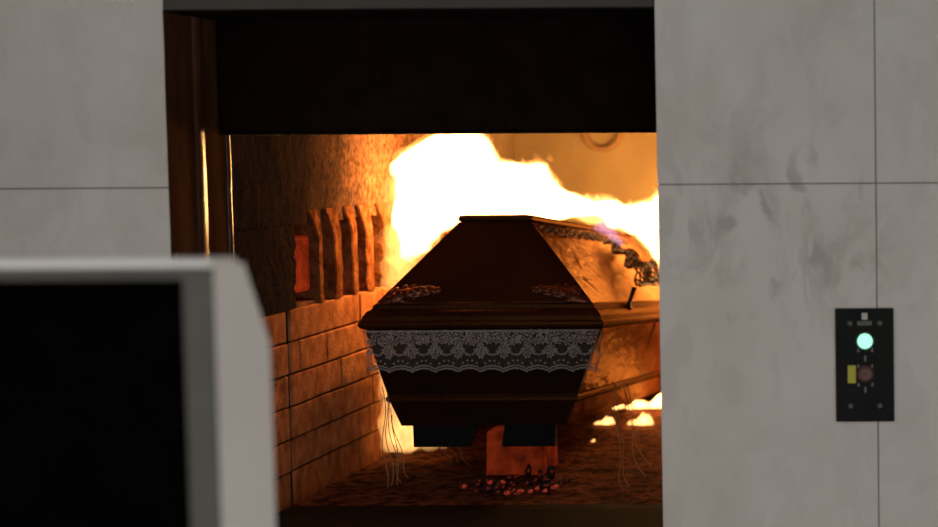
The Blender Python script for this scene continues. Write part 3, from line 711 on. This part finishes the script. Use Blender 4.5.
# ------------------------------------------------------------------ grey cabinet near the camera
CXr, CY0, CY1, CT = -0.921, 2.225, 2.405, 1.512
cab = thing('equipment_cabinet', (-1.40, 2.31, 0.0), 'grey metal cabinet with a black front standing out of focus before the marble wall', 'cabinet')
cb = MB(); W = 0.90
prof = [(CY0+0.045, 0.0), (CY1, 0.0), (CY1, 1.395), (CY0+0.098, CT-0.002), (CY0+0.004, CT-0.002), (CY0+0.004, 0.002), (CY0+0.045, 0.0)][:-1]
t_ = 0.02
cb.prism([(y-2.31, z) for y, z in prof], 'x', 0.479-t_, 0.479)                  # right cheek
cb.prism([(y-2.31, z) for y, z in prof], 'x', 0.479-W, 0.479-W+t_)              # left cheek
cb.prism([(CY0+0.046-2.31, 0.02), (CY1-2.31, 0.02), (CY1-2.31, 1.393), (CY0+0.097-2.31, CT-0.004), (CY0+0.046-2.31, CT-0.004)], 'x', 0.479-W+t_, 0.479-t_)
cb.build('body', 'cab', cab)
MB().box(0.479-W, 0.479, -0.092, -0.008, CT-0.002, CT+0.006, 0.003, 2).build('top_plate', 'cab_edge', cab, label='bright brushed metal top edge')
fr = MB()
for x0, x1 in ((0.479-W, 0.479-W+0.038), (0.479-0.038, 0.479)): fr.box(x0+0.0005, x1-0.0005, -0.0865, -0.0815, 0.004, CT-0.003)
fr.box(0.479-W+0.038, 0.479-0.038, -0.0865, -0.0815, CT-0.017, CT-0.003)
fr.build('front_frame', 'cab_frame', cab)
MB().box(0.479-W+t_+0.018, 0.479-t_-0.018, -0.070, -0.0625, 0.02, CT-0.018).build('front_panel', 'cab_black', cab, label='black front panel')

# ------------------------------------------------------------------ light and camera
def point(name, loc, power, col, r):
    l = bpy.data.lights.new(name, 'POINT'); l.energy = power; l.color = col; l.shadow_soft_size = r
    o = bpy.data.objects.new(name, l); COL.objects.link(o); o.location = loc; return o
FC = (1.0, 0.48, 0.14)
point('fire_light', (-1.50, 5.46, 1.60), 15, FC, 0.05)
point('fire_light', (-0.82, 6.52, 1.30), 9, FC, 0.07)
point('fire_light', (-1.36, 6.22, 1.52), 9, FC, 0.04)
la = bpy.data.lights.new('room_fill_light', 'AREA'); la.shape = 'RECTANGLE'; la.size = 3.0; la.size_y = 1.4; la.energy = 106; la.color = (1.0, 0.97, 0.93)  # added fill from behind the camera on the right, source unseen
lo = bpy.data.objects.new('room_fill_light', la); COL.objects.link(lo); lo.location = (1.7, -1.2, 0.35); lo.rotation_euler = (math.radians(88), 0, math.radians(26))
lb = bpy.data.lights.new('room_fill_light', 'AREA'); lb.shape = 'RECTANGLE'; lb.size = 2.0; lb.size_y = 1.2; lb.energy = 20; lb.color = (1.0, 0.97, 0.93)  # second added fill, evens out the left side
lbo = bpy.data.objects.new('room_fill_light', lb); COL.objects.link(lbo); lbo.location = (-3.6, 0.4, 0.7); lbo.rotation_euler = (math.radians(88), 0, math.radians(-26))
lc = bpy.data.lights.new('overhead_fill_light', 'AREA'); lc.size = 1.2; lc.energy = 15; lc.color = (1.0, 0.96, 0.90)  # added overhead fill for wall and cabinet top, no lamp seen
lco = bpy.data.objects.new('overhead_fill_light', lc); COL.objects.link(lco); lco.location = (-1.6, 1.5, 3.0)
w = bpy.data.worlds.new('room'); SC.world = w; w.use_nodes = True
w.node_tree.nodes['Background'].inputs[0].default_value = (1.0, 0.97, 0.94, 1)
w.node_tree.nodes['Background'].inputs[1].default_value = 0.10

cd_ = bpy.data.cameras.new('camera'); cam = bpy.data.objects.new('camera', cd_); COL.objects.link(cam)
cd_.sensor_width = 36; cd_.lens = 1785*36/938
cd_.shift_x = (469-950)/938
cd_.clip_start = 0.05
cam.location = (0, 0, 1.65)
cam.rotation_euler = Matrix.Rotation(PI/2, 3, 'X').to_euler()
cam.matrix_world = Matrix.Translation((0, 0, 1.65)) @ Matrix.Rotation(PI/2 - math.atan(113.5/1785), 4, 'X') @ Matrix.Rotation(-0.0065, 4, 'Z')
cd_.dof.use_dof = True; cd_.dof.focus_distance = 4.7; cd_.dof.aperture_fstop = 2.2
SC.camera = cam
SC.view_settings.view_transform = 'Standard'; SC.view_settings.look = 'None'; SC.view_settings.gamma = 1; SC.view_settings.use_curve_mapping = False
SC.view_settings.exposure = 0.0
SC.cycles.volume_step_rate = 0.35
SC.cycles.max_bounces = 8
SC.cycles.transparent_max_bounces = 16
SC.cycles.sample_clamp_indirect = 6
